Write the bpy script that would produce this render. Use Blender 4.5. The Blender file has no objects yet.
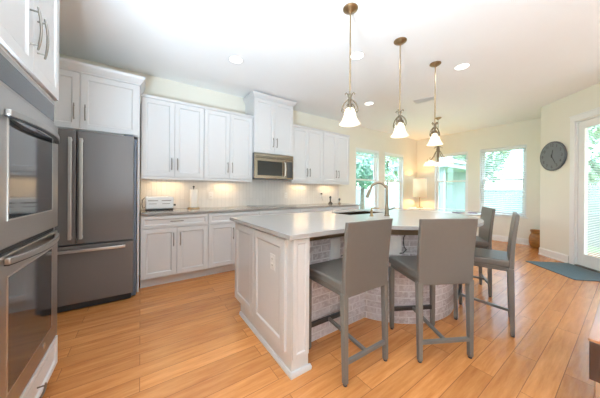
import bpy, bmesh, math, random
from mathutils import Vector, Matrix
from mathutils.geometry import tessellate_polygon
random.seed(7)
PI = math.pi
SC = bpy.context.scene
COL = SC.collection
def R(d): return math.radians(d)

# ------------------------------------------------------------------ camera
cam_d = bpy.data.cameras.new('camera'); cam = bpy.data.objects.new('camera', cam_d); COL.objects.link(cam)
cam_d.sensor_fit = 'HORIZONTAL'; cam_d.sensor_width = 36.0; cam_d.lens = 230.529*36/600
cam_d.shift_x = (300-299.911)/600; cam_d.shift_y = (191.098-199)/600; cam_d.clip_start = .02; cam_d.clip_end = 200
yaw, pit, rol = R(34.634), R(-.055), R(.357)
Dv = Vector((math.sin(yaw), math.cos(yaw), 0)); Rv = Vector((math.cos(yaw), -math.sin(yaw), 0)); Zv = Vector((0, 0, 1))
Fw = Dv*math.cos(pit)+Zv*math.sin(pit); Up = Zv*math.cos(pit)-Dv*math.sin(pit)
ix = Rv*math.cos(rol)+Up*math.sin(rol); iy = -Rv*math.sin(rol)+Up*math.cos(rol)
cam.matrix_world = Matrix(((ix.x, iy.x, -Fw.x, 0), (ix.y, iy.y, -Fw.y, 0), (ix.z, iy.z, -Fw.z, 1.192), (0, 0, 0, 1)))
SC.camera = cam

# ------------------------------------------------------------------ world, lights, exposure
W = bpy.data.worlds.new('world'); SC.world = W; W.use_nodes = True
wn = W.node_tree.nodes; wl = W.node_tree.links
sky = wn.new('ShaderNodeTexSky'); sky.sky_type = 'NISHITA'; sky.sun_disc = False; sky.sun_elevation = R(48); sky.sun_rotation = R(200)
sky.air_density = 1.0; sky.dust_density = 2.0
mixw = wn.new('ShaderNodeMixRGB'); mixw.inputs[0].default_value = .55; mixw.inputs[2].default_value = (1.0, 1.0, 1.0, 1)
wl.new(sky.outputs[0], mixw.inputs[1]); wl.new(mixw.outputs[0], wn['Background'].inputs[0])
WORLD = 3.6
wn['Background'].inputs[1].default_value = WORLD
SC.view_settings.view_transform = 'Standard'; SC.view_settings.look = 'None'; SC.view_settings.gamma = 1
SC.view_settings.use_curve_mapping = False
SC.view_settings.exposure = -.40
sd = bpy.data.lights.new('sun', 'SUN'); sd.energy = 6; sd.angle = R(3); sd.color = (1, .96, .9)
so = bpy.data.objects.new('sun', sd); so.rotation_euler = (R(26), 0, R(15)); COL.objects.link(so)
def area(name, loc, rot, sx, sy, e, col=(1, 1, 1), shape='RECTANGLE', spread=None, parent=None):
    l = bpy.data.lights.new(name, 'AREA'); l.shape = shape; l.size = sx; l.size_y = sy; l.energy = e; l.color = col
    if spread: l.spread = spread
    o = bpy.data.objects.new(name, l); o.location = loc; o.rotation_euler = rot; COL.objects.link(o)
    if parent: o.parent = parent
    return o
# bare fill lights added out of view, aimed up to brighten the ceiling
for ux, uy, ue in ((-.55, .35, 335), (4.2, -2.6, 75), (1.2, -2.4, 20)):
    area('ceiling_fill', (ux, uy, .95), (R(180), 0, 0), .5, .5, ue, (.66, .85, 1.0))
DOWN_E = 6      # each recessed ceiling light
DOWN_COL = (.84, .935, 1.0)
SC.cycles.use_denoising = True
SC.cycles.max_bounces = 10; SC.cycles.diffuse_bounces = 6; SC.cycles.glossy_bounces = 5
SC.cycles.transparent_max_bounces = 16; SC.cycles.sample_clamp_indirect = 6
SC.cycles.caustics_reflective = False; SC.cycles.caustics_refractive = False

# ------------------------------------------------------------------ materials
def newmat(name):
    m = bpy.data.materials.new(name); m.use_nodes = True
    return m, m.node_tree.nodes, m.node_tree.links, m.node_tree.nodes['Principled BSDF']
def mat(name, col, rough=.5, metal=0, noise=0, nscale=20, bump=0, bscale=60, spec=.5, stretch=None, coat=0, emit=None, estr=0, sub=0):
    m, n, l, b = newmat(name)
    b.inputs['Base Color'].default_value = (*col, 1); b.inputs['Roughness'].default_value = rough
    b.inputs['Metallic'].default_value = metal; b.inputs['Specular IOR Level'].default_value = spec
    if coat: b.inputs['Coat Weight'].default_value = coat; b.inputs['Coat Roughness'].default_value = .08
    if emit: b.inputs['Emission Color'].default_value = (*emit, 1); b.inputs['Emission Strength'].default_value = estr
    tc = n.new('ShaderNodeTexCoord'); mp = n.new('ShaderNodeMapping'); l.new(tc.outputs['Object'], mp.inputs[0])
    if stretch: mp.inputs['Scale'].default_value = stretch
    if noise:
        t = n.new('ShaderNodeTexNoise'); t.inputs['Scale'].default_value = nscale; t.inputs['Detail'].default_value = 4
        l.new(mp.outputs[0], t.inputs['Vector'])
        mx = n.new('ShaderNodeMixRGB'); mx.inputs[1].default_value = (*[c*(1-noise) for c in col], 1)
        mx.inputs[2].default_value = (*[min(1, c*(1+noise)) for c in col], 1)
        l.new(t.outputs['Fac'], mx.inputs[0]); l.new(mx.outputs[0], b.inputs['Base Color'])
    if bump:
        t = n.new('ShaderNodeTexNoise'); t.inputs['Scale'].default_value = bscale; l.new(mp.outputs[0], t.inputs['Vector'])
        bp = n.new('ShaderNodeBump'); bp.inputs['Strength'].default_value = bump; bp.inputs['Distance'].default_value = .004
        l.new(t.outputs['Fac'], bp.inputs['Height']); l.new(bp.outputs[0], b.inputs['Normal'])
    return m
M = {}
M['white'] = mat('white_paint', (.665, .66, .665), .35, noise=.01)
M['trim'] = mat('trim_paint', (.84, .83, .81), .4, noise=.01)
M['wall'] = mat('cream_wall_paint', (.82, .785, .69), .7, noise=.012, nscale=4, bump=.06, bscale=180)
M['ceiling'] = mat('ceiling_paint', (.93, .925, .92), .8, noise=.01, nscale=5, bump=.05, bscale=150)
M['slate'] = mat('slate_metal', (.16, .146, .142), .42, metal=.45, noise=.03, nscale=60, stretch=(1, 1, .05))
M['slate_side'] = mat('fridge_side_paint', (.12, .14, .18), .45, noise=.03)
M['dark'] = mat('dark_gap', (.02, .02, .02), .6, noise=.05)
M['fridge_handle'] = mat('slate_handle_steel', (.58, .57, .56), .30, metal=.9, noise=.03)
M['steel'] = mat('brushed_steel', (.62, .60, .57), .28, metal=1, noise=.04, nscale=90, stretch=(1, 1, .08))
M['oven_steel'] = mat('oven_steel', (.36, .335, .315), .3, metal=.9, noise=.03, nscale=80, stretch=(1, .06, 1))
M['bronze_steel'] = mat('warm_steel', (.215, .18, .14), .25, metal=1, noise=.05, nscale=80, stretch=(.05, 1, 1))
M['nickel'] = mat('satin_nickel', (.20, .175, .15), .35, metal=1, noise=.03)
M['antique'] = mat('antique_metal', (.38, .27, .15), .35, metal=1, noise=.25, nscale=40)
M['pewter'] = mat('pewter_scroll', (.21, .165, .115), .38, metal=.9, noise=.2, nscale=60)
M['black_glass'] = mat('black_glass', (.025, .025, .028), .06, spec=.9, noise=.02)
M['microwave_glass'] = mat('tinted_microwave_window', (.018, .017, .015), .12, spec=.3, noise=.05)
M['panel_glass'] = mat('grey_panel_glass', (.05, .053, .06), .25, spec=.35, noise=.03)
M['black'] = mat('black_plastic', (.02, .02, .022), .4, noise=.05)
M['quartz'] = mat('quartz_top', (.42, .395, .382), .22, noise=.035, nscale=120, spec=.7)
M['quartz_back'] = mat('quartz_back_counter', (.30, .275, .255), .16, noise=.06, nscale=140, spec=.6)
M['leather'] = mat('taupe_leather', (.122, .103, .089), .42, noise=.05, nscale=30, bump=.12, bscale=260)
M['leg'] = mat('taupe_leg_wrap', (.138, .122, .108), .45, noise=.04, nscale=40, bump=.08, bscale=260)
M['plastic'] = mat('white_plastic', (.80, .80, .80), .35, noise=.01)
M['mat'] = mat('door_mat_fabric', (.10, .145, .165), .95, noise=.15, nscale=150, bump=.5, bscale=400)
M['clock'] = mat('clock_face', (.17, .185, .205), .6, noise=.08, nscale=12)
M['clock_rim'] = mat('clock_rim', (.09, .095, .11), .45, noise=.08)
M['clock_mark'] = mat('clock_numeral_paint', (.035, .037, .045), .5, noise=.02)
M['vase'] = mat('carved_wood', (.34, .145, .035), .35, noise=.75, nscale=9, bump=.8, bscale=18, stretch=(1, 1, 2.5))
M['chest_side'] = mat('dark_walnut', (.050, .022, .014), .32, noise=.35, nscale=14, stretch=(1, .15, 1))
M['chest_top'] = mat('warm_walnut_top', (.42, .18, .075), .22, noise=.3, nscale=10, stretch=(.15, 1, 1))
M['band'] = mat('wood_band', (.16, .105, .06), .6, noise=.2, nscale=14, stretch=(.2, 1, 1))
M['linen'] = mat('lamp_linen', (.88, .76, .58), .8, noise=.03, nscale=60, emit=(1, .66, .34), estr=.30)
M['shade_glass'] = mat('frosted_glass_shade', (.95, .93, .86), .35, noise=.01, emit=(1, .93, .78), estr=1.3)
_n = M['shade_glass'].node_tree.nodes; _l = M['shade_glass'].node_tree.links
_t = _n.new('ShaderNodeBsdfTranslucent'); _t.inputs[0].default_value = (.98, .92, .80, 1); _m = _n.new('ShaderNodeMixShader'); _m.inputs[0].default_value = .6
_o = [q for q in _n if q.type == 'OUTPUT_MATERIAL'][0]
_l.new(_n['Principled BSDF'].outputs[0], _m.inputs[1]); _l.new(_t.outputs[0], _m.inputs[2]); _l.new(_m.outputs[0], _o.inputs[0])
M['lens'] = mat('downlight_lens', (.95, .94, .92), .5, noise=.005, emit=(1, .97, .92), estr=3)
M['led'] = mat('led_lens', (.95, .9, .8), .5, noise=.005, emit=(1, .8, .5), estr=2)
M['purple'] = mat('plum_napkin', (.17, .13, .22), .85, noise=.1)
M['table'] = mat('pale_glass_table', (.70, .74, .75), .06, noise=.01, spec=.8)
M['paper'] = mat('paper_towel', (.88, .85, .80), .9, noise=.02, bump=.3, bscale=120)
M['vinyl'] = mat('white_vinyl', (.42, .45, .50), .5, noise=.02)
M['blind'] = mat('blind_slat', (.88, .90, .90), .45, noise=.01)
M['metal_grey'] = mat('condenser_metal', (.45, .46, .47), .5, metal=.3, noise=.05)
M['bark'] = mat('bark', (.16, .12, .09), .9, noise=.3, nscale=20, bump=.6, bscale=30)
M['foam'] = mat('stucco', (.66, .68, .70), .8, noise=.03, bump=.2, bscale=90)
M['roof'] = mat('roof_shingle', (.30, .30, .32), .85, noise=.2, nscale=25)


def leafmat(name, a, b):
    m, n, l, bs = newmat(name)
    tc = n.new('ShaderNodeTexCoord'); t = n.new('ShaderNodeTexNoise'); t.inputs['Scale'].default_value = 3.2; t.inputs['Detail'].default_value = 5
    l.new(tc.outputs['Object'], t.inputs['Vector'])
    r = n.new('ShaderNodeValToRGB'); r.color_ramp.elements[0].position = .35; r.color_ramp.elements[1].position = .65
    r.color_ramp.elements[0].color = (*a, 1); r.color_ramp.elements[1].color = (*b, 1)
    l.new(t.outputs['Fac'], r.inputs[0]); l.new(r.outputs[0], bs.inputs['Base Color']); bs.inputs['Roughness'].default_value = .5
    return m
M['leaf'] = leafmat('leaves_blue_green', (.12, .25, .19), (.42, .58, .50))
M['leaf2'] = leafmat('leaves_fresh', (.20, .33, .20), (.55, .68, .52))
M['grass'] = leafmat('lawn_grass', (.16, .30, .10), (.30, .46, .20))

def glassmat():
    m = bpy.data.materials.new('window_glass'); m.use_nodes = True; n = m.node_tree.nodes; l = m.node_tree.links; n.clear()
    o = n.new('ShaderNodeOutputMaterial'); mx = n.new('ShaderNodeMixShader'); tr = n.new('ShaderNodeBsdfTransparent'); g = n.new('ShaderNodeBsdfGlossy')
    tc = n.new('ShaderNodeTexCoord'); t = n.new('ShaderNodeTexNoise'); t.inputs['Scale'].default_value = 2
    l.new(tc.outputs['Object'], t.inputs['Vector']); mr = n.new('ShaderNodeMapRange')
    mr.inputs[3].default_value = .05; mr.inputs[4].default_value = .07; l.new(t.outputs['Fac'], mr.inputs[0]); l.new(mr.outputs[0], mx.inputs[0])
    tr.inputs[0].default_value = (.90, 1.0, 1.0, 1); g.inputs['Roughness'].default_value = .01
    l.new(tr.outputs[0], mx.inputs[1]); l.new(g.outputs[0], mx.inputs[2]); l.new(mx.outputs[0], o.inputs[0])
    return m
M['glass'] = glassmat()

def floormat():
    m, n, l, b = newmat('hand_scraped_hickory_planks')
    tc = n.new('ShaderNodeTexCoord'); P = tc.outputs['Object']
    br = n.new('ShaderNodeTexBrick'); br.offset = .37; br.offset_frequency = 2; br.squash = 1; br.inputs['Scale'].default_value = 1
    br.inputs['Brick Width'].default_value = 1.15; br.inputs['Row Height'].default_value = .127
    br.inputs['Mortar Size'].default_value = .0016; br.inputs['Mortar Smooth'].default_value = .2; br.inputs['Bias'].default_value = 0
    br.inputs['Color1'].default_value = (0, 0, 0, 1); br.inputs['Color2'].default_value = (1, 1, 1, 1); br.inputs['Mortar'].default_value = (.5, .5, .5, 1)
    l.new(P, br.inputs['Vector'])
    # every plank shifts the grain a little
    sep = n.new('ShaderNodeVectorMath'); sep.operation = 'MULTIPLY_ADD'
    l.new(br.outputs['Color'], sep.inputs[0]); sep.inputs[1].default_value = (9, 5, 3); l.new(P, sep.inputs[2])
    mp = n.new('ShaderNodeMapping'); mp.inputs['Scale'].default_value = (1.3, 13, 1); l.new(sep.outputs[0], mp.inputs[0])
    g = n.new('ShaderNodeTexNoise'); g.inputs['Scale'].default_value = 2.2; g.inputs['Detail'].default_value = 7; g.inputs['Roughness'].default_value = .62
    l.new(mp.outputs[0], g.inputs['Vector'])
    rp = n.new('ShaderNodeValToRGB'); e = rp.color_ramp.elements
    e[0].position = .28; e[0].color = (.45, .160, .042, 1); e[1].position = .72; e[1].color = (.68, .30, .102, 1)
    l.new(g.outputs['Fac'], rp.inputs[0])
    tone = n.new('ShaderNodeMixRGB'); tone.blend_type = 'MULTIPLY'; tone.inputs[0].default_value = 1
    tr = n.new('ShaderNodeValToRGB'); tr.color_ramp.elements[0].color = (.84, .80, .77, 1); tr.color_ramp.elements[1].color = (1.12, 1.10, 1.08, 1)
    l.new(br.outputs['Color'], tr.inputs[0]); l.new(rp.outputs[0], tone.inputs[1]); l.new(tr.outputs[0], tone.inputs[2])
    sm = n.new('ShaderNodeMixRGB'); sm.inputs[2].default_value = (.20, .080, .026, 1)
    l.new(br.outputs['Fac'], sm.inputs[0]); l.new(tone.outputs[0], sm.inputs[1]); l.new(sm.outputs[0], b.inputs['Base Color'])
    b.inputs['Roughness'].default_value = .24; b.inputs['Specular IOR Level'].default_value = .55
    # hand-scraped ripple across the boards
    mp2 = n.new('ShaderNodeMapping'); mp2.inputs['Scale'].default_value = (7, 17, 1); l.new(sep.outputs[0], mp2.inputs[0])
    s = n.new('ShaderNodeTexNoise'); s.inputs['Scale'].default_value = 2.0; s.inputs['Detail'].default_value = 3; l.new(mp2.outputs[0], s.inputs['Vector'])
    ad = n.new('ShaderNodeMath'); ad.operation = 'SUBTRACT'; l.new(s.outputs['Fac'], ad.inputs[0])
    sc = n.new('ShaderNodeMath'); sc.operation = 'MULTIPLY'; sc.inputs[1].default_value = .8; l.new(br.outputs['Fac'], sc.inputs[0]); l.new(sc.outputs[0], ad.inputs[1])
    bp = n.new('ShaderNodeBump'); bp.inputs['Strength'].default_value = .5; bp.inputs['Distance'].default_value = .004
    l.new(ad.outputs[0], bp.inputs['Height']); l.new(bp.outputs[0], b.inputs['Normal'])
    return m
M['floor'] = floormat()

def brickmat():
    m, n, l, b = newmat('whitewashed_brick')
    uv = n.new('ShaderNodeUVMap'); uv.uv_map = 'UVMap'
    br = n.new('ShaderNodeTexBrick'); br.inputs['Scale'].default_value = 1; br.inputs['Brick Width'].default_value = .185; br.inputs['Row Height'].default_value = .058
    br.inputs['Mortar Size'].default_value = .0055; br.inputs['Mortar Smooth'].default_value = .25
    br.inputs['Color1'].default_value = (.58, .53, .55, 1); br.inputs['Color2'].default_value = (.43, .37, .39, 1); br.inputs['Mortar'].default_value = (.76, .74, .76, 1)
    l.new(uv.outputs[0], br.inputs['Vector'])
    nz = n.new('ShaderNodeTexNoise'); nz.inputs['Scale'].default_value = 26; nz.inputs['Detail'].default_value = 6; nz.inputs['Roughness'].default_value = .7
    l.new(uv.outputs[0], nz.inputs['Vector'])
    rp = n.new('ShaderNodeValToRGB'); rp.color_ramp.elements[0].position = .44; rp.color_ramp.elements[1].position = .60
    l.new(nz.outputs['Fac'], rp.inputs[0])
    mx = n.new('ShaderNodeMixRGB'); mx.inputs[2].default_value = (.68, .645, .665, 1)
    l.new(rp.outputs[0], mx.inputs[0]); l.new(br.outputs['Color'], mx.inputs[1]); l.new(mx.outputs[0], b.inputs['Base Color'])
    b.inputs['Roughness'].default_value = .8
    sub = n.new('ShaderNodeMath'); sub.operation = 'SUBTRACT'; l.new(nz.outputs['Fac'], sub.inputs[0]); l.new(br.outputs['Fac'], sub.inputs[1])
    bp = n.new('ShaderNodeBump'); bp.inputs['Strength'].default_value = .9; bp.inputs['Distance'].default_value = .006
    l.new(sub.outputs[0], bp.inputs['Height']); l.new(bp.outputs[0], b.inputs['Normal'])
    return m
M['brick'] = brickmat()

def tilemat():
    m, n, l, b = newmat('vertical_backsplash_tile')
    tc = n.new('ShaderNodeTexCoord'); mp = n.new('ShaderNodeMapping'); mp.inputs['Rotation'].default_value = (R(90), 0, 0)
    l.new(tc.outputs['Object'], mp.inputs[0])
    sx = n.new('ShaderNodeSeparateXYZ'); l.new(tc.outputs['Object'], sx.inputs[0]); cb = n.new('ShaderNodeCombineXYZ')
    l.new(sx.outputs['Z'], cb.inputs['X']); l.new(sx.outputs['X'], cb.inputs['Y'])
    br = n.new('ShaderNodeTexBrick'); br.inputs['Scale'].default_value = 1; br.inputs['Brick Width'].default_value = .30; br.inputs['Row Height'].default_value = .062
    br.inputs['Mortar Size'].default_value = .0035; br.inputs['Mortar Smooth'].default_value = .3
    br.inputs['Color1'].default_value = (.76, .74, .72, 1); br.inputs['Color2'].default_value = (.72, .70, .685, 1); br.inputs['Mortar'].default_value = (.66, .645, .63, 1)
    l.new(cb.outputs[0], br.inputs['Vector']); l.new(br.outputs['Color'], b.inputs['Base Color']); b.inputs['Roughness'].default_value = .22
    iv = n.new('ShaderNodeMath'); iv.operation = 'SUBTRACT'; iv.inputs[0].default_value = 1; l.new(br.outputs['Fac'], iv.inputs[1])
    bp = n.new('ShaderNodeBump'); bp.inputs['Strength'].default_value = .6; bp.inputs['Distance'].default_value = .003
    l.new(iv.outputs[0], bp.inputs['Height']); l.new(bp.outputs[0], b.inputs['Normal'])
    return m
M['tile'] = tilemat()

# ------------------------------------------------------------------ mesh helpers
class MB:
    def __init__(s): s.V = []; s.F = []; s.UV = None
    def box(s, x0, x1, y0, y1, z0, z1, mx=None):
        k = len(s.V)
        for z in (z0, z1):
            for (x, y) in ((x0, y0), (x1, y0), (x1, y1), (x0, y1)):
                v = Vector((x, y, z)); s.V.append(mx @ v if mx else v)
        s.F += [(k, k+3, k+2, k+1), (k+4, k+5, k+6, k+7), (k, k+1, k+5, k+4), (k+1, k+2, k+6, k+5), (k+2, k+3, k+7, k+6), (k+3, k, k+4, k+7)]
        return s
    def loft(s, rings, cap=True, closed=True):
        k = len(s.V); n = len(rings[0])
        for r in rings: s.V += [Vector(p) for p in r]
        for i in range(len(rings)-1):
            for j in range(n if closed else n-1):
                a = k+i*n+j; b = k+i*n+(j+1) % n
                s.F.append((a, b, b+n, a+n))
        if cap:
            s.F.append(tuple(k+j for j in reversed(range(n)))); s.F.append(tuple(k+(len(rings)-1)*n+j for j in range(n)))
        return s
    def tube(s, pts, r, seg=8, cap=True):
        pts = [Vector(p) for p in pts]; rs = r if isinstance(r, (list, tuple)) else [r]*len(pts)
        up = None; rings = []
        for i, p in enumerate(pts):
            t = (pts[min(i+1, len(pts)-1)]-pts[max(i-1, 0)]).normalized()
            if up is None: up = Vector((0, 0, 1)) if abs(t.z) < .9 else Vector((1, 0, 0))
            u = (up-t*up.dot(t)).normalized(); w = t.cross(u); up = u
            rings.append([p+(u*math.cos(2*PI*j/seg)+w*math.sin(2*PI*j/seg))*rs[i] for j in range(seg)])
        return s.loft(rings, cap)
    def bar(s, a, b, w, h, w2=None, h2=None, side=None):
        a = Vector(a); b = Vector(b); t = (b-a).normalized(); sd_ = Vector(side) if side else (Vector((1, 0, 0)) if abs(t.x) < .9 else Vector((0, 1, 0)))
        u = (sd_-t*sd_.dot(t)).normalized(); v = t.cross(u); w2 = w2 or w; h2 = h2 or h
        q = lambda c, ww, hh: [c+u*ww/2*i+v*hh/2*j for i, j in ((-1, -1), (1, -1), (1, 1), (-1, 1))]
        return s.loft([q(a, w, h), q(b, w2, h2)])
    def lathe(s, prof, c=(0, 0, 0), seg=24, cap=True):
        c = Vector(c)
        return s.loft([[c+Vector((max(r, .0004)*math.cos(2*PI*j/seg), max(r, .0004)*math.sin(2*PI*j/seg), z)) for j in range(seg)] for r, z in prof], cap)
    def prism(s, out, z0, z1, holes=()):
        polys = [[Vector((x, y, 0)) for x, y in out]]+[[Vector((x, y, 0)) for x, y in h] for h in holes]
        tris = tessellate_polygon(polys); flat = [p for q in polys for p in q]; k = len(s.V); n = len(flat)
        s.V += [Vector((p.x, p.y, z0)) for p in flat]+[Vector((p.x, p.y, z1)) for p in flat]
        for t in tris: s.F.append(tuple(k+i for i in t)); s.F.append(tuple(k+n+i for i in reversed(t)))
        o = 0
        for q in polys:
            m_ = len(q)
            for i in range(m_):
                a = k+o+i; b = k+o+(i+1) % m_; s.F.append((a, b, b+n, a+n))
            o += m_
        return s
    def build(s, name, m, parent=None, smooth=False, bevel=0, loc=None, rotz=0, solid=0, segs=2):
        me = bpy.data.meshes.new(name); me.from_pydata([tuple(v) for v in s.V], [], s.F); me.update()
        bm = bmesh.new(); bm.from_mesh(me); bmesh.ops.recalc_face_normals(bm, faces=bm.faces); bm.to_mesh(me); bm.free()
        me.materials.append(m); o = bpy.data.objects.new(name, me); COL.objects.link(o)
        if smooth:
            me.shade_smooth(); me.set_sharp_from_angle(angle=R(40))
        if bevel:
            b = o.modifiers.new('bevel', 'BEVEL'); b.width = bevel; b.segments = segs; b.limit_method = 'ANGLE'; b.angle_limit = R(40)
        if solid:
            b = o.modifiers.new('solid', 'SOLIDIFY'); b.thickness = solid; b.offset = 0
        if parent: o.parent = parent
        if loc is not None: o.location = loc; o.rotation_euler = (0, 0, rotz)
        return o
def B(*a): return MB().box(*a)
def tag(o, label=None, cat=None, group=None, kind=None):
    if label: o['label'] = label
    if cat: o['category'] = cat
    if group: o['group'] = group
    if kind: o['kind'] = kind
    return o
def thing(name, label, cat, loc=(0, 0, 0), rotz=0, group=None, kind=None):
    o = bpy.data.objects.new(name, None); COL.objects.link(o); o.empty_display_size = .1
    o.location = loc; o.rotation_euler = (0, 0, rotz)
    return tag(o, label, cat, group, kind)
def kids(o): return [c for c in bpy.data.objects if c.parent == o]
def copy_tree(o, parent=None):
    c = o.copy(); COL.objects.link(c); c.parent = parent
    for ch in kids(o): copy_tree(ch, c)
    return c
def dup(o, loc, rotz, label, group=None):
    c = copy_tree(o); c.location = loc; c.rotation_euler = (0, 0, rotz); c['label'] = label
    if group: c['group'] = group
    return c

# ------------------------------------------------------------------ the room
YW, XE, HC, XL, YR = 3.935, 7.232, 2.83, -1.06, -3.2
CX, CY = 6.333, 1.023
def wall(name, loc, rotz, L, openings=(), thick=.16, H=HC):
    mb = MB(); xs = sorted({0, L, *[o[0] for o in openings], *[o[1] for o in openings]})
    for a, b in zip(xs, xs[1:]):
        m_ = (a+b)/2; ops = sorted([(o[2], o[3]) for o in openings if o[0] < m_ < o[1]]); z = 0
        for z0, z1 in ops:
            if z0 > z: mb.box(a, b, 0, thick, z, z0)
            z = z1
        if z < H: mb.box(a, b, 0, thick, z, H)
    return tag(mb.build(name, M['wall'], loc=loc, rotz=rotz), kind='structure')
ZS, ZT = .62, 2.29
wall('wall_back', (XL-.16, YW, 0), 0, XE-XL+.32, [(4.40-XL+.16, 5.31-XL+.16, ZS, ZT), (5.58-XL+.16, 6.48-XL+.16, ZS, ZT)])
wall('wall_right', (XE, YW, 0), R(-90), YW-CY+.0, [(YW-3.385, YW-2.53, ZS, ZT), (YW-2.272, YW-1.385, ZS, ZT)])
wall('wall_nook', (XE+.16, CY-.16, 0), R(180), XE+.16-CX-.0663, thick=-.16)
wall('wall_angled', (CX, CY, 0), R(-135), 2.25, [(.68, 1.62, 0, 2.35)])
ax, ay = CX-2.25*.7071, CY-2.25*.7071
wall('wall_side', (ax, ay, 0), R(-90), ay-YR)
wall('wall_left', (XL, YR, 0), R(90), YW-YR, [(.6, 1.6, .9, 2.1)])
wall('wall_rear', (ax+.16, YR, 0), R(180), ax+.16-XL+.16, [(1.6, 2.3, 1.1, 2.1)])
tag(B(XL-.2, XE+.2, YR-.2, YW+.2, -.12, 0).build('floor', M['floor']), kind='structure')
tag(B(XL-.2, XE+.2, YR-.2, YW+.2, HC, HC+.12).build('ceiling', M['ceiling']), kind='structure')

def baseboard(name, loc, rotz, L):
    mb = MB(); pr = [(0, 0), (-.022, 0), (-.022, .018), (-.016, .025), (-.016, .115), (-.008, .135), (0, .135)]
    mb.loft([[(x, y, z) for y, z in pr] for x in (0, L)])
    tag(mb.build(name, M['trim'], loc=loc, rotz=rotz), kind='structure')
baseboard('baseboard_back', (3.86, YW, 0), 0, XE-3.86)
baseboard('baseboard_right', (XE, YW-.023, 0), R(-90), YW-CY-.023)
baseboard('baseboard_angled', (CX, CY, 0), R(-135), .585)
baseboard('baseboard_door', (CX-1.72*.7071, CY-1.72*.7071, 0), R(-135), .5)
baseboard('baseboard_side', (ax, ay, 0), R(-90), ay-YR)

def window(n, loc, rotz, w, x0=0):
    # local x along the wall, +y outwards
    r = thing('window_%d' % n, None, None, loc, rotz, kind='structure'); h = ZT-ZS; mid = 1.49-ZS
    f = MB(); t = .045
    for a in (B(0, t, .05, .13, 0, h), B(w-t, w, .05, .13, 0, h), B(t, w-t, .05, .13, h-t, h), B(t, w-t, .05, .13, 0, t)): f.V, f.F = f.V+a.V, f.F+[tuple(i+len(f.V) for i in q) for q in a.F]
    f.build('window_frame', M['trim'], r, bevel=.003)
    for (z0, z1, y) in ((t, mid+.02, .075), (mid-.02, h-t, .10)):
        s_ = MB(); q = .038; x0_, x1_ = t, w-t
        s_.box(x0_, x0_+q, y-.015, y+.015, z0, z1).box(x1_-q, x1_, y-.015, y+.015, z0, z1).box(x0_+q, x1_-q, y-.015, y+.015, z0, z0+q).box(x0_+q, x1_-q, y-.015, y+.015, z1-q, z1)
        sa = s_.build('sash', M['trim'], r, bevel=.002)
        B(x0_+q, x1_-q, y-.003, y+.003, z0+q, z1-q).build('pane', M['glass'], sa)
    B(-.03, w+.03, -.03, .05, -.028, 0).build('window_sill', M['trim'], r, bevel=.004)
    c = MB().box(-.0, .012, -.004, .05, 0, h).box(w-.012, w, -.004, .05, 0, h).box(.012, w-.012, -.004, .05, h-.012, h)
    c.build('jamb', M['trim'], r)
    return r
window(1, (4.40, YW, ZS), 0, .91)
window(2, (5.58, YW, ZS), 0, .90)
window(3, (XE, 3.385, ZS), R(-90), .855)
window(4, (XE, 2.272, ZS), R(-90), .887)

def slat_blind(name, label, loc, rotz, w, h, tilt, parent=None, pitch=.048, sw=.046):
    r = thing(name, label, 'window blind', loc, rotz) if parent is None else parent
    B(0, w, .0, .05, h-.05, h).build('headrail', M['blind'], r, bevel=.003)
    mb = MB(); z = .03; n = 0
    while z < h-.06:
        mx = Matrix.Translation((0, .025, z)) @ Matrix.Rotation(R(tilt), 4, 'X')
        mb.box(.006, w-.006, -sw/2, sw/2, -.0013, .0013, mx); z += pitch; n += 1
    mb.build('slats', M['blind'], r)
    B(.004, w-.004, .01, .04, 0, .016).build('bottom_rail', M['blind'], r, bevel=.002)
    for x in (w*.18, w*.82): MB().tube([(x, .001, .01), (x, .001, h-.03)], .0012, 4).build('ladder_cord', M['blind'], r)
    if h > 1: MB().tube([(.09, -.012, h-.05), (.09, -.012, h*.45)], .004, 6).build('tilt_wand', M['blind'], r)
    return r
slat_blind('window_blind', 'white horizontal slat blind lowered in the window nearest the wall clock', (XE-.0, 2.272-.02, ZS+.01), R(-90), .847, ZT-ZS-.03, 28)
slat_blind('window_blind', 'white slat blind pulled up short at the top of the window behind the dining table', (XE, 3.385-.02, ZT-.25), R(-90), .815, .235, 25)
slat_blind('window_blind', 'white slat blind gathered at the top of the window nearest the wall cabinets', (4.42, YW, ZT-.20), 0, .87, .185, 30)
slat_blind('window_blind', 'white slat blind gathered at the top of the window left of the lamp corner', (5.60, YW, ZT-.20), 0, .86, .185, 30)

# patio door in the angled wall
dr = thing('door_1', None, None, (CX, CY, 0), R(-135), kind='structure')
mb = MB()
mb.box(.605, .685, -.022, .0, 0, 2.355).box(1.615, 1.70, -.022, .0, 0, 2.355).box(.605, 1.70, -.022, 0, 2.355, 2.44)
mb.box(.595, 1.71, -.03, 0, 2.44, 2.455)
mb.build('casing', M['trim'], dr, bevel=.004)
MB().box(.68, .695, .0, .16, 0, 2.35).box(1.605, 1.62, 0, .16, 0, 2.35).box(.695, 1.605, 0, .16, 2.335, 2.35).build('jamb', M['trim'], dr)
B(.695, 1.605, -.02, .16, 0, .022).build('threshold', M['nickel'], dr, bevel=.004)
d0, d1, g0, g1 = .698, 1.602, .80, 1.50
MB().box(d0, g0, .02, .065, .025, 2.33).box(g1, d1, .02, .065, .025, 2.33).box(g0, g1, .02, .065, .025, .21).box(g0, g1, .02, .065, 2.22, 2.33).build('door_slab', M['trim'], dr, bevel=.003)
MB().box(g0-.02, g0+.012, .008, .02, .19, 2.24).box(g1-.012, g1+.02, .008, .02, .19, 2.24).box(g0+.012, g1-.012, .008, .02, .19, .222).box(g0+.012, g1-.012, .008, .02, 2.208, 2.24).build('glazing_bead', M['trim'], dr, bevel=.003)
B(g0, g1, .040, .046, .21, 2.22).build('pane', M['glass'], dr)
bl = MB(); z = .24
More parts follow.
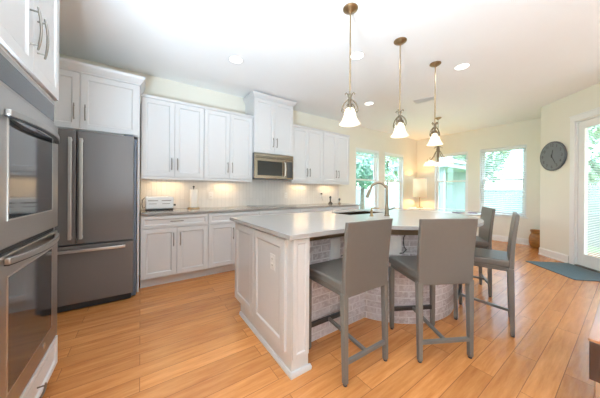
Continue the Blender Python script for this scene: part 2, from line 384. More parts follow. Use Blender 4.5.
while z < 2.2:
    bl.box(g0+.012, g1-.012, -.011, .011, -.0012, .0012, Matrix.Translation((0, .030, z)) @ Matrix.Rotation(R(24), 4, 'X')); z += .026
bl.build('blind_slats', M['blind'], dr)
hm = MB().box(1.545, 1.585, .0, .02, .93, 1.15).tube([(1.565, 0, 1.05), (1.565, -.05, 1.05), (1.46, -.055, 1.05)], .009, 8)
hm.build('door_handle', M['nickel'], dr, smooth=True)

# ------------------------------------------------------------------ cabinet helpers
def shaker(w, h, stile=.057, t=.019, rec=.009):
    """front face at y=0, panel recessed; x 0..w, z 0..h"""
    mb = MB()
    mb.box(0, stile, 0, t, 0, h).box(w-stile, w, 0, t, 0, h).box(stile, w-stile, 0, t, 0, stile).box(stile, w-stile, 0, t, h-stile, h)
    # sloped inner bead
    a, b = stile, stile+.008
    o = [(a, 0, a), (w-a, 0, a), (w-a, 0, h-a), (a, 0, h-a)]; i = [(b, rec, b), (w-b, rec, b), (w-b, rec, h-b), (b, rec, h-b)]
    k = len(mb.V); mb.V += [Vector(p) for p in o+i]
    for j in range(4): mb.F.append((k+j, k+(j+1) % 4, k+4+(j+1) % 4, k+4+j))
    mb.box(stile-.001, w-stile+.001, rec, t-.001, stile-.001, h-stile+.001)
    return mb
def place(o, loc, rotz=0): o.location = loc; o.rotation_euler = (0, 0, rotz); return o
def pull(parent, cx, cz, L, vertical=True, y=0, r=.0052):
    """arched bar pull standing proud of y=0 towards -y, in parent's local frame"""
    mb = MB(); pts = []
    for i in range(9):
        u = i/8*2-1; d = -.026-.010*(1-u*u); s_ = u*L/2
        pts.append((cx, y+d, cz+s_) if vertical else (cx+s_, y+d, cz))
    mb.tube(pts, [r*.8]+[r]*7+[r*.8], 8)
    for u in (-.78, .78):
        s_ = u*L/2
        a = (cx, y, cz+s_) if vertical else (cx+s_, y, cz); b = (a[0], y-.030, a[2])
        mb.tube([a, b], .004, 8)
    return mb.build('handle', M['nickel'], parent, smooth=True)
def door(parent, x, z, w, h, hx=None, hz=None, hl=.16, vert=True, name='door', yf=-.019, stile=.057):
    o = shaker(w, h, stile).build(name, M['white'], parent, bevel=.0015); o.location = (x, yf, z)
    if hx is not None: pull(o, hx, hz, hl, vert)
    return o
def molding(x0, x1, y0, y1, prof, left=True, right=True):
    """crown profile (out, z) swept round the left, front and right of a box with a miter"""
    mb = MB(); rings = []
    for out, z in prof:
        a = x0-(out if left else 0); b = x1+(out if right else 0); f = y0-out
        rings.append([(a, y1, z), (a, f, z), (b, f, z), (b, y1, z)])
    return mb.loft(rings)

# ------------------------------------------------------------------ base cabinets and back counter
YF = 3.319
def base_cabinet(x, w, kind, label, name='base_cabinet'):
    r = thing(name, label, 'kitchen cabinet', (x, YF, 0), 0, 'white base cabinets along the back wall')
    g = .001
    B(g, w-g, 0, YW-YF-.002, .115, .88).build('carcass', M['white'], r)
    B(g, w-g, .075, YW-YF-.002, 0, .115).build('toe_kick', M['white'], r)
    if kind == 'drawer2':
        door(r, .004, .728, w-.008, .140, w/2-.004, .075, .15, False, 'drawer', stile=.035)
        hw = (w-.012)/2
        door(r, .004, .125, hw, .595, hw-.035, .45, .17)
        door(r, .008+hw, .125, hw, .595, .035, .45, .17)
    else:
        for z, h in ((.728, .140), (.43, .29), (.125, .297)): door(r, .004, z, w-.008, h, w/2, h/2, .17, False, 'drawer', stile=.035)
    return r
base_cabinet(0, .762, 'drawer2', 'white base cabinet with one drawer over two doors, beside the refrigerator')
base_cabinet(.762, .762, 'drawer2', 'white base cabinet, second from the refrigerator, partly behind the island corner')
base_cabinet(1.524, .762, 'drawers', 'white drawer cabinet directly under the cooktop')
base_cabinet(2.286, .762, 'drawer2', 'white base cabinet just right of the cooktop')
base_cabinet(3.048, .762, 'drawer2', 'white base cabinet at the window end of the back counter')
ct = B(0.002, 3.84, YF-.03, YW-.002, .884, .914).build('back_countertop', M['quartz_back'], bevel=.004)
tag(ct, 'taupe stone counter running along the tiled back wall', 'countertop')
bs = B(0.0, 3.82, YW-.012, YW-.001, .914, 1.372).build('trim_1', M['tile']); tag(bs, kind='structure')
tag(B(1.53, 2.28, YW-.012, YW-.001, 1.372, 1.40).build('trim_2', M['tile']), kind='structure')

# upper cabinets
def upper(x, w, label, lab=True):
    r = thing('wall_cabinet', label, 'kitchen cabinet', (x, 3.605, 1.372), 0, 'white wall cabinets over the back counter')
    B(.001, w-.001, 0, YW-3.605-.002, 0, 1.035).build('carcass', M['white'], r)
    B(.001, w-.001, -.012, .012, -.036, 0).build('light_rail', M['white'], r, bevel=.002)
    hw = (w-.012)/2
    door(r, .004, .004, hw, 1.012, hw-.033, .17, .165); door(r, .008+hw, .004, hw, 1.012, .033, .17, .165)
    molding(.001, w-.001, -.02, .2, [(0, 1.018), (.006, 1.02), (.016, 1.045), (.018, 1.05)], False, False).build('top_molding', M['white'], r)
    return r
upper(0, .762, 'tall white two-door wall cabinet above the toaster, next to the refrigerator')
upper(.762, .762, 'tall white two-door wall cabinet just left of the microwave')
upper(2.286, .762, 'tall white two-door wall cabinet just right of the microwave')
upper(3.048, .762, 'white two-door wall cabinet nearest the windows, farthest right of the row')
r = thing('wall_cabinet', 'raised white two-door cabinet with crown molding above the microwave', 'kitchen cabinet', (1.524, 3.555, 1.822))
B(.001, .761, 0, YW-3.555-.002, 0, .93).build('carcass', M['white'], r)
hw = .375
door(r, .004, .004, hw, .902, hw-.033, .19, .165); door(r, .008+hw, .004, hw, .902, .033, .19, .165)
molding(.001, .761, -.019, YW-3.555-.002, [(0, .908), (.006, .909), (.008, .918), (.020, .932), (.038, .956), (.043, .968), (.046, .980)]).build('crown_molding', M['white'], r)

# cabinet above the fridge, with tall side panels
r = thing('refrigerator_surround', 'deep white cabinet with crown molding and side panels around the refrigerator', 'kitchen cabinet', (-1.03, 3.25, 0))
FW = 1.018
B(0, FW, 0, YW-3.25-.002, 1.80, 2.40).build('carcass', M['white'], r)
B(FW-.022, FW, .03, YW-3.25-.002, 0, 1.80).build('side_panel', M['white'], r, bevel=.002)
B(0, .022, .03, YW-3.25-.002, 0, 1.80).build('side_panel', M['white'], r, bevel=.002)
w2 = .50
door(r, .012, 1.812, w2, .575, w2-.04, .17, .165); door(r, .016+w2, 1.812, FW-.028-w2, .575, .04, .17, .165)
molding(0, FW, -.019, .33, [(0, 2.388), (.006, 2.390), (.008, 2.402), (.020, 2.418), (.042, 2.452), (.049, 2.468), (.052, 2.482)], left=False).build('crown_molding', M['white'], r)

# ------------------------------------------------------------------ refrigerator
r = thing('refrigerator', 'slate grey french door refrigerator with bottom freezer drawer', 'refrigerator', (-.97, 3.09, 0))
w = .908
B(.012, w+.022, .062, .78, .02, 1.755).build('body', M['slate_side'], r, bevel=.004)
for k, (a, b) in enumerate(((0, w/2-.003), (w/2+.003, w))):
    d = B(a, b, 0, .055, .655, 1.770).build('door', M['slate'], r, bevel=.007, segs=3)
    hx = b-.036 if k == 0 else a+.036
    hb = MB(); pts = [(hx, 0, .70), (hx, -.05, .715), (hx, -.055, 1.2), (hx, -.05, 1.685), (hx, 0, 1.70)]
    hb.box(hx-.013, hx+.013, -.056, -.038, .71, 1.69).box(hx-.010, hx+.010, -.04, 0, .715, .745).box(hx-.010, hx+.010, -.04, 0, 1.655, 1.685)
    hb.build('handle', M['fridge_handle'], d, bevel=.005, segs=3)
d = B(0, w, 0, .055, .075, .642).build('freezer_drawer', M['slate'], r, bevel=.007, segs=3)
hb = MB(); rings = []
for i in range(13):
    u = i/12*2-1; x = w/2+u*.385; y = -.030-.022*(1-u**4); rings.append([(x, y-.009, .585), (x, y+.009, .585), (x, y+.009, .612), (x, y-.009, .612)])
hb.loft(rings); hb.box(.07, .10, -.03, 0, .588, .609).box(w-.10, w-.07, -.03, 0, .588, .609)
hb.build('handle', M['fridge_handle'], d, bevel=.004)
MB().box(.02, w-.02, .03, .1, 0.012, .07).build('base_grille', M['dark'], r)
for a in (w-.09, .005): B(a, a+.085, .015, .10, 1.7705, 1.785).build('hinge_cover', M['slate_side'], r, bevel=.004)
for (a, b) in ((w-.08, .10), (.08, .10), (.08, .70), (w-.08, .70)): MB().lathe([(.018, 0), (.018, .02)], (a, b, 0), 12).build('levelling_foot', M['black'], r)

# ------------------------------------------------------------------ tall oven cabinet (faces +X): local x -> world +Y, local -y -> world +X
XO = -.419; OY = 1.215; OWD = .845
r = thing('oven_cabinet', 'tall white cabinet holding the double wall oven, doors above and drawer below', 'kitchen cabinet', (XO-.025, OY, 0), R(90))
mb = MB(); D = XO-.025-XL-.002
mb.box(0, .04, 0, D, .10, 2.70).box(OWD-.02, OWD, 0, D, .10, 2.70).box(.04, OWD-.02, .55, D, .10, 2.7).box(.04, OWD-.02, 0, D, 1.732, 2.70).box(.04, OWD-.02, 0, D, .10, .282)
mb.build('carcass', M['white'], r)
B(0, OWD, .06, D, 0, .10).build('toe_kick', M['white'], r)
dw = (OWD-.008)/2-.002
door(r, .004, 1.745, dw, .93, dw-.045, .20, .20, True)
door(r, .008+dw, 1.745, dw, .93, .045, .20, .20, True)
door(r, .004, .105, OWD-.008, .172, OWD/2, .086, .16, False, 'drawer', stile=.028)
molding(0, OWD, -.02, .5, [(0, 2.69), (.01, 2.70), (.05, 2.76), (.06, 2.80)]).build('crown_molding', M['white'], r)

r = thing('double_wall_oven', 'stainless double wall oven with dark glass doors and curved bar handles', 'oven', (XO-.037, 1.288, .285), R(90))
ow = .742; z0 = 0; top = 1.443
mb = MB().box(.0, ow, -.004, .02, 0, top)
mb.build('face_frame', M['oven_steel'], r, bevel=.003)
B(.015, ow-.03, .021, .50, .01, top-.01).build('oven_body', M['dark'], r)
# control panel
B(.0, ow, -.018, -.004, 1.305, top).build('control_panel', M['oven_steel'], r, bevel=.003)
cp = B(.03, ow-.02, -.0195, -.018, 1.318, 1.418).build('control_glass', M['panel_glass'], r)
def oven_door(zb, zt, gb, gt, dh):
    d = MB().box(0, ow, -.034, -.006, zb, zt).build('oven_door', M['oven_steel'], r, bevel=.005)
    B(.085, ow-.125, -.0362, -.034, gb, gt).build('door_glass', M['black_glass'], d, bevel=.001)
    bz = MB().box(.079, .085, -.0368, -.034, gb-.006, gt+.006).box(ow-.125, ow-.119, -.0368, -.034, gb-.006, gt+.006).box(.085, ow-.125, -.0368, -.034, gb-.006, gb).box(.085, ow-.125, -.0368, -.034, gt, gt+.006)
    bz.build('glass_bezel', M['steel'], d)
    hz = zt-dh; rings = []
    for i in range(17):
        u = i/16*2-1; x = ow/2+u*.315; y = -.044-.040*(1-u*u); hh = .013
        rings.append([(x, y-.007, hz-hh), (x, y+.009, hz-hh*.8), (x, y+.009, hz+hh*.8), (x, y-.007, hz+hh)])
    hd = MB().loft(rings).box(.055, .085, -.050, -.034, hz-.012, hz+.012).box(ow-.085, ow-.055, -.050, -.034, hz-.012, hz+.012).build('handle', M['oven_steel'], d, smooth=True, bevel=.003)
    MB().loft([[(p[0][0], p[0][1]+.003, hz-hh-.004), (p[0][0], p[1][1]+.004, hz-hh-.004), (p[0][0], p[1][1]+.004, hz-hh+.001), (p[0][0], p[0][1]+.003, hz-hh+.001)] for p in rings]).build('handle_underside', M['black'], hd)
    return d
oven_door(.680, 1.293, .790, 1.200, .095)
d = oven_door(.012, .655, .115, .565, .022)
MB().loft([[(.50+.016*math.cos(t*PI/10), -.0345, .07+.016*math.sin(t*PI/10)) for t in range(20)], [(.50+.016*math.cos(t*PI/10), -.0365, .07+.016*math.sin(t*PI/10)) for t in range(20)]]).build('round_badge', M['steel'], d)
for a, b in ((.655, .680), (1.293, 1.305)): B(.004, ow-.004, -.0172, -.006, a, b).build('door_gap', M['dark'], r)

# ------------------------------------------------------------------ microwave, cooktop
r = thing('microwave_oven', 'stainless over-the-range microwave mounted under the raised cabinet', 'microwave', (1.526, 3.525, 1.396))
w = .758
B(0, w, .03, .395, 0, .424).build('casing', M['slate_side'], r, bevel=.003)
B(0, w, 0, .03, .345, .424).build('vent_strip', M['bronze_steel'], r, bevel=.004)
MB().box(.03, w-.03, -.002, .0, .360, .364).box(.03, w-.03, -.002, .0, .372, .376).build('vent_slots', M['dark'], r)
d = B(0, .60, -.004, .03, 0, .342).build('door', M['bronze_steel'], r, bevel=.005)
B(.055, .525, -.007, -.004, .055, .295).build('door_window', M['microwave_glass'], d, bevel=.002)
MB().tube([(.568, -.004, .05), (.568, -.035, .06), (.568, -.046, .17), (.568, -.035, .285), (.568, -.004, .295)], [.008, .010, .011, .010, .008], 10).build('handle', M['steel'], d, smooth=True)
c = B(.603, w, -.004, .03, 0, .342).build('control_panel', M['bronze_steel'], r, bevel=.004)
B(.622, w-.02, -.006, -.004, .03, .31).build('keypad', M['black_glass'], c)
r = thing('cooktop', 'flat black glass cooktop with steel edge set in the back counter', 'cooktop', (1.53, 3.36, .9145))
B(0, .75, 0, .50, 0, .010).build('steel_edge', M['steel'], r, bevel=.003)
B(.008, .742, .008, .492, .010, .014).build('glass_surface', M['black_glass'], r, bevel=.001)
mb = MB()
for x, y, q in ((.19, .14, .09), (.19, .36, .075), (.56, .14, .075), (.56, .36, .10)):
    n_ = 40; k = len(mb.V)
    for z in (0,):
        mb.V += [Vector((x+q*math.cos(2*PI*i/n_), y+q*math.sin(2*PI*i/n_), .0143)) for i in range(n_)]+[Vector((x+(q-.003)*math.cos(2*PI*i/n_), y+(q-.003)*math.sin(2*PI*i/n_), .0143)) for i in range(n_)]
    for i in range(n_): mb.F.append((k+i, k+(i+1) % n_, k+n_+(i+1) % n_, k+n_+i))
mb.build('burner_rings', M['clock'], r)

# under-cabinet light bars (each with its own light)
def bar_light(x, label, e=2.3):
    r = thing('under_cabinet_light', label, 'under-cabinet light', (x, 3.79, 1.371), 0, 'light bars under the wall cabinets')
    B(-.2, .2, -.03, .03, -.014, 0).build('housing', M['nickel'], r, bevel=.002)
    B(-.185, .185, -.02, .02, -.018, -.014).build('lens', M['led'], r)
    a = area('bar_lamp', (0, .02, -.022), (R(-12), 0, 0), .36, .035, e, (1, .68, .35), parent=r)
bar_light(.32, 'slim light bar under the wall cabinet over the toaster')
bar_light(1.14, 'slim light bar under the wall cabinet left of the microwave')
bar_light(2.66, 'slim light bar under the wall cabinet right of the microwave')
bar_light(3.42, 'slim light bar under the wall cabinet nearest the windows')

# ------------------------------------------------------------------ counter objects
r = thing('toaster', 'long white toaster with dark base on the back counter beside the refrigerator', 'toaster', (.215, 3.74, .9145))
B(-.165, .165, -.09, .09, .018, .19).build('body', M['plastic'], r, bevel=.022, segs=4)
B(-.16, .16, -.085, .085, 0, .02).build('base', M['black'], r, bevel=.004)
mb = MB()
for y in (-.035, .035): mb.box(-.13, .13, y-.014, y+.014, .189, .1915)
mb.build('slots', M['dark'], r)
mb = MB()
for x0 in (-.135, .02):
    mb.box(x0, x0+.115, -.092, -.089, .128, .138).box(x0+.01, x0+.10, -.092, -.089, .088, .094)
mb.build('front_trim', M['nickel'], r)
MB().box(.165, .185, -.016, .016, .06, .075).box(.17, .20, -.02, .02, .055, .08).build('lever', M['black'], r, bevel=.003)
mb = MB(); mb.tube([(-.166, .02, .04), (-.19, .02, .03), (-.20, .03, .08), (-.195, .04, .14), (-.17, .06, .17)], .004, 6); mb.build('cord', M['black'], r, smooth=True)
r = thing('paper_towel_holder', 'roll of white paper towel upright on a holder right of the toaster', 'paper towel holder', (.66, 3.78, .9145))
MB().lathe([(.085, 0), (.085, .012), (.08, .018)], (0, 0, 0)).build('base', M['antique'], r, smooth=True)
MB().lathe([(.055, .02), (.055, .29)], (0, 0, 0), 28).build('paper_roll', M['paper'], r, smooth=True)
MB().tube([(0, 0, .29), (0, 0, .32)], .006, 8).lathe([(.0, .315), (.014, .322), (.016, .332), (.008, .342), (0, .345)], (0, 0, 0), 12).build('finial', M['black'], r, smooth=True)
def plate(name, label, loc, rotz, w=.072, h=.115, dark=False, group=None):
    """outlet plate; back at y=0, front towards -y"""
    r = thing(name, label, 'wall outlet', loc, rotz, group)
    B(-w/2, w/2, -.006, 0, -h/2, h/2).build('cover_plate', M['plastic'], r, bevel=.002)
    mb = MB()
    for z in (-.022, .022): mb.box(-.016, .016, -.0075, -.006, z-.015, z+.015)
    s_ = mb.build('sockets', M['trim'], r, bevel=.001)
    q = MB()
    for z in (-.022, .022): q.box(-.008, -.005, -.0079, -.0075, z-.005, z+.006).box(.005, .008, -.0079, -.0075, z-.005, z+.006)
    q.build('slits', M['dark'], s_)
    return r
plate('wall_outlet', 'white outlet on the tile below the cabinet left of the microwave', (.94, YW-.0125, 1.11), 0)
plate('wall_outlet', 'white outlet on the tile just right of the cooktop', (2.37, YW-.0125, 1.10), 0)
plate('wall_outlet', 'white outlet on the tile behind the pepper mill, with a black plug', (3.27, YW-.0125, 1.11), 0)
plate('wall_outlet', 'white outlet on the white left end panel of the island', (.7945, 1.487, .675), R(-90), group=None)
pg = MB().box(-.014, .014, -.03, 0, -.016, .016).tube([(0, -.02, -.016), (0, -.03, -.08), (.02, -.04, -.16)], .003, 6)
o = pg.build('black_plug', M['black'], loc=(3.27, YW-.0205, 1.132), bevel=.003); tag(o, 'small black plug with short cord in the outlet right of the cooktop counter end', 'plug')
r = thing('pepper_mill', 'dark pepper mill with wide foot on the back counter near the windows', 'pepper mill', (3.37, 3.72, .9145))
MB().lathe([(.05, 0), (.052, .01), (.036, .03), (.016, .05), (.013, .09), (.020, .11)], (0, 0, 0), 20).build('body', M['black'], r, smooth=True)
MB().lathe([(.014, .112), (.022, .13), (.024, .15), (.014, .168), (0, .17)], (0, 0, 0), 20).build('head', M['black'], r, smooth=True)
r = thing('oil_bottle', 'small dark bottle with clear neck, right of the pepper mill', 'bottle', (3.62, 3.70, .9145))
MB().lathe([(.028, 0), (.030, .01), (.026, .02), (.008, .03), (.008, .06), (.014, .065)], (0, 0, 0), 16).build('foot', M['pewter'], r, smooth=True)
MB().lathe([(.014, .066), (.024, .085), (.024, .105), (.012, .12), (0, .122)], (0, 0, 0), 16).build('head', M['black'], r, smooth=True)

# ------------------------------------------------------------------ island
IC = (2.42, 1.75); RB = .74; RT = .98
r = thing('kitchen_island', 'white kitchen island with whitewashed brick front curving to a round end', 'kitchen island', (0, 0, 0))
# body
def arc(c, rad, a0, a1, n): return [(c[0]+rad*math.cos(R(a0+(a1-a0)*i/n)), c[1]+rad*math.sin(R(a0+(a1-a0)*i/n))) for i in range(n+1)]
a_in = 180+math.degrees(math.asin((IC[1]-1.47)/(RB-.03)))
a_out = 360+math.degrees(math.asin((2.28-IC[1])/(RB-.03)))
body = [(.822, 1.47)]+arc(IC, RB-.03, a_in, a_out, 40)+[(.822, 2.28)]
MB().prism(body, .10, .60).build('carcass', M['white'], r)
body2 = [(.822, 1.47)]+arc(IC, RB-.03, a_in, a_out, 40)+[(.822, 2.28)]
MB().prism(body2, .60, .883, [[(1.95, 1.80), (1.95, 2.27), (2.72, 2.27), (2.72, 1.80)]]).build('upper_carcass', M['white'], r)
MB().prism([(.90, 1.47)]+arc(IC, RB-.03, a_in, 360, 30)+[(3.1, 2.18), (.90, 2.18)], 0, .10).build('toe_kick', M['white'], r)
# brick skin with arc-length UVs
a1_ = 180+math.degrees(math.asin((IC[1]-1.44)/RB)); a2_ = 360+math.degrees(math.asin((2.28-IC[1])/RB))
path = [(.933+i*.0815, 1.44) for i in range(10)]+arc(IC, RB, a1_, a2_, 64)
inner = [(.933+i*.0815, 1.469) for i in range(10)]+arc(IC, RB-.029, a_in, a_out, 64)
me = bpy.data.meshes.new('brick_facing'); vs = []; fs = []; uvs = []; u = 0; us = []
for i, p_ in enumerate(path):
    if i: u += math.dist(path[i-1], p_)
    us.append(u)
NZ = 12
for i, p_ in enumerate(path):
    for j in range(NZ+1): vs.append((*p_, .80*j/NZ))
for i in range(len(path)-1):
    for j in range(NZ):
        a = i*(NZ+1)+j; b = a+NZ+1; fs.append((a, b, b+1, a+1)); uvs.append([(us[i], j), (us[i+1], j), (us[i+1], j+1), (us[i], j+1)])
k = len(vs); nI = len(path)
for p_ in path: vs.append((*p_, .80))
for p_ in inner: vs.append((*p_, .80))
for i in range(nI-1): fs.append((k+i, k+i+1, k+nI+i+1, k+nI+i)); uvs.append([(us[i], 12)]*4)
k = len(vs)
for (p_, q_) in ((path[0], inner[0]), (path[-1], inner[-1])):
    k = len(vs); vs += [(*p_, 0), (*q_, 0), (*q_, .80), (*p_, .80)]; fs.append((k, k+1, k+2, k+3)); uvs.append([(0, 0), (.03, 0), (.03, 12), (0, 12)])
me.from_pydata(vs, [], fs); ul = me.uv_layers.new(name='UVMap'); li = 0
for q_ in uvs:
    for (a, b) in q_: ul.data[li].uv = (a, b*.80/NZ); li += 1
me.materials.append(M['brick']); bo = bpy.data.objects.new('brick_facing', me); COL.objects.link(bo); bo.parent = r
me.shade_smooth(); me.set_sharp_from_angle(angle=R(30))
tag(bo, 'whitewashed brick facing')
# wood band over the brick
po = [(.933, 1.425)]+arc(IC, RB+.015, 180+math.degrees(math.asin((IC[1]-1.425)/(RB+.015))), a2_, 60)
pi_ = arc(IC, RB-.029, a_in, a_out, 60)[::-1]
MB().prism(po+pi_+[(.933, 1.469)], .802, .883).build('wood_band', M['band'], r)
# left end panels
MB().prism([(.80, 1.24), (.932, 1.24), (.932, 1.469), (.821, 1.469), (.821, 2.28), (.80, 2.28)], .10, .883).build('end_panel', M['white'], r)
MB().prism([(.80, 1.24), (.932, 1.24), (.932, 1.469), (.821, 1.469), (.821, 2.15), (.80, 2.15)], 0, .10).build('end_panel_base', M['white'], r)
for (ya, yb) in ((2.272, 1.826), (1.818, 1.305)):
    o = shaker(ya-yb, .745, .062).build('side_door_panel', M['white'], r, bevel=.002); o.location = (.782, ya, .105+.02); o.rotation_euler = (0, 0, R(-90))
o = shaker(.128, .77, .028, .012, .004).build('post_panel', M['white'], r, bevel=.001); o.location = (.802, 1.2285, .108)
MB().loft([[(.80, 2.15, 0), (.784, 2.15, 0), (.784, 2.15, .014), (.792, 2.15, .030), (.80, 2.15, .030)], [(.80, 1.225, 0), (.784, 1.220, 0), (.784, 1.220, .014), (.792, 1.226, .030), (.80, 1.225, .030)]]).loft(
    [[(.80, 1.24, 0), (.784, 1.220, 0), (.784, 1.220, .014), (.792, 1.226, .030), (.80, 1.24, .030)], [(.965, 1.24, 0), (.945, 1.220, 0), (.945, 1.220, .014), (.945, 1.226, .030), (.945, 1.24, .030)]]).build('shoe_molding', M['white'], r)
# counter
ain = 180+math.degrees(math.asin((IC[1]-1.21)/RT)); aout = 360+math.degrees(math.asin((2.385-IC[1])/RT))
SKX0, SKX1, SKY0, SKY1 = 2.00, 2.66, 1.87, 2.22
hole = [(SKX0, SKY0), (SKX0, SKY1), (SKX1, SKY1), (SKX1, SKY0)]
ctm = MB().prism([(.762, 1.21)]+arc(IC, RT, ain, aout, 72)+[(.762, 2.385)], .884, .9155, [hole])
o = ctm.build('island_countertop', M['quartz'], bevel=.004, smooth=True); tag(o, 'pale polished quartz top on the island, widening to a round end', 'countertop')
# sink
r = thing('kitchen_sink', 'undermount steel sink in the island top behind the faucet', 'sink', (0, 0, 0))
mb = MB(); a, b, c_, d_ = SKX0+.002, SKX1-.002, SKY0+.002, SKY1-.002; k = .69
mb.box(a, b, c_, d_, k-.004, k).box(a, a+.004, c_, d_, k, .905).box(b-.004, b, c_, d_, k, .905).box(a, b, c_, c_+.004, k, .905).box(a, b, d_-.004, d_, k, .905)
mb.build('basin', M['bronze_steel'], r)
MB().lathe([(.045, k+.0005), (.04, k+.003), (.01, k+.002)], ((a+b)/2, (c_+d_)/2, 0), 20).build('drain', M['steel'], r, smooth=True)
# faucet
FX, FY = 2.29, 1.585
r = thing('kitchen_faucet', 'tall gooseneck pull-down faucet in brushed nickel on the island', 'faucet', (FX, FY, .916))
MB().lathe([(.030, 0), (.030, .008), (.022, .016), (.019, .10), (.017, .12)], (0, 0, 0), 20).build('base', M['pewter'], r, smooth=True)
pts = [(0, 0, .11), (0, 0, .275)]; dirv = Vector((-.62, .78)).normalized()
for i in range(11):
    t = PI*i/10*.93; s_ = .09*(1-math.cos(t)); pts.append((dirv.x*s_, dirv.y*s_, .285+.09*math.sin(t)))
MB().tube(pts, [.016]*2+[.015]*11, 12).build('gooseneck', M['pewter'], r, smooth=True)
e = Vector(pts[-1]); e2 = e+(e-Vector(pts[-2])).normalized()*.11
MB().tube([e, e+(e2-e)*.3, e2], [.014, .017, .019], 12).build('spray_head', M['pewter'], r, smooth=True)
MB().tube([(0, 0, .07), (.05, -.02, .075), (.10, -.04, .095)], [.009, .007, .006], 8).build('lever_handle', M['pewter'], r, smooth=True)
r = thing('soap_dispenser', 'short brushed nickel soap pump beside the tall faucet', 'soap dispenser', (2.12, 1.66, .916))
MB().lathe([(.024, 0), (.024, .008), (.014, .014), (.013, .06), (.016, .07)], (0, 0, 0), 16).build('base', M['antique'], r, smooth=True)
MB().tube([(0, 0, .065), (.0, 0, .085), (.04, -.015, .09), (.09, -.03, .082)], [.011, .010, .007, .006], 8).build('spout', M['antique'], r, smooth=True)
# switch plates on the brick with purse hooks
def brick_plate(loc, rotz, lab, lab2):
    r = thing('wall_outlet', lab, 'wall outlet', loc, rotz)
    B(-.055, .055, -.008, 0, -.085, .085).build('cover_plate', M['plastic'], r, bevel=.002)
    B(-.018, .018, -.0095, -.008, -.034, .034).build('sockets', M['trim'], r, bevel=.001)
    mb = MB(); mb.tube([(.075, -.022, .10), (.06, -.045, .085), (.055, -.06, .04), (.062, -.055, .0), (.085, -.035, -.02), (.06, -.03, -.055), (.03, -.03, -.06)], .0045, 6)
    c = mb.build('hanging_cord', M['black'], loc=(loc[0]+math.sin(rotz)*.012, loc[1]-math.cos(rotz)*.012, loc[2]), rotz=rotz, smooth=True); tag(c, lab2, 'cord')
brick_plate((1.36, 1.4390, .705), 0, 'white outlet plate on the brick behind the nearest left stool', 'short black cord curling beside the outlet behind the nearest left stool')
t = R(225); brick_plate((IC[0]+(RB+.002)*math.cos(t), IC[1]+(RB+.002)*math.sin(t), .705), t+PI/2, 'white outlet plate on the curved brick left of the second stool back', 'short black cord curling on the curved brick left of the second stool back')

# ------------------------------------------------------------------ bar stools (front towards local +y, rear legs' middle at the origin)
def make_stool(label):
    r = thing('bar_stool', label, 'bar stool', (0, 0, 0), 0, 'taupe leather stools round the island')
    hw = .194
    # seat
    s_ = MB(); prof = []
    s_.box(-.205, .205, -.005, .422, .560, .622)
    s_.build('seat', M['leather'], r, bevel=.016, segs=4)
    MB().box(-.19, .19, .0, .408, .528, .560).build('seat_frame', M['leather'], r, bevel=.004)
    # backrest: curved slab
    rings = []
    for i in range(15):
        u = i/14; z = .535+u*.470; y = -.002-.012*u-.040*max(0, u-.25)**1.6; th = .036-.010*u; wd = .207+.010*u
        rings.append([(-wd, y-th/2, z), (-wd*.5, y-th/2+.001, z), (0, y-th/2+.002, z), (wd*.5, y-th/2+.001, z), (wd, y-th/2, z), (wd, y+th/2, z), (0, y+th/2+.004, z), (-wd, y+th/2, z)])
    MB().loft(rings).build('backrest', M['leather'], r, smooth=True, bevel=.006, segs=3)
    for sx in (-1, 1):
        a = MB().bar((sx*(hw+.002), -.0, .56), (sx*hw, -.012, .012), .040, .040, .030, .030, (1, 0, 0)).build('leg', M['leg'], r, bevel=.004)
        MB().lathe([(.013, 0), (.015, .012)], (sx*hw, -.012, 0), 10).build('foot_glide', M['black'], a)
        a = MB().bar((sx*(hw-.002), .385, .535), (sx*(hw-.004), .378, .012), .038, .038, .030, .030, (1, 0, 0)).build('leg', M['leg'], r, bevel=.004)
        MB().lathe([(.013, 0), (.015, .012)], (sx*(hw-.004), .378, 0), 10).build('foot_glide', M['black'], a)
    MB().bar((-hw, -.01, .135), (hw, -.01, .135), .024, .026, side=(0, 1, 0)).build('rear_stretcher', M['leg'], r, bevel=.004)
    MB().bar((0, -.01, .135), (0, .378, .175), .022, .024, side=(1, 0, 0)).build('center_stretcher', M['leg'], r, bevel=.004)
    MB().box(-hw, hw, .368, .388, .155, .190).build('footrest', M['black'], r, bevel=.003)
    return r
st = make_stool('taupe leather bar stool nearest the white end of the island, its back to the camera')
st.location = (1.232, 1.008, 0); st.rotation_euler = (0, 0, R(-1.5))
dup(st, (1.79, .765, 0), R(-28), 'taupe leather bar stool in the middle foreground with its back squarely to the camera')
dup(st, (2.715, .625, 0), R(15), 'taupe leather bar stool seen from the side, nearest the patio door')
dup(st, (3.44, 1.03, 0), R(30), 'farthest taupe leather bar stool, at the round tip of the island')

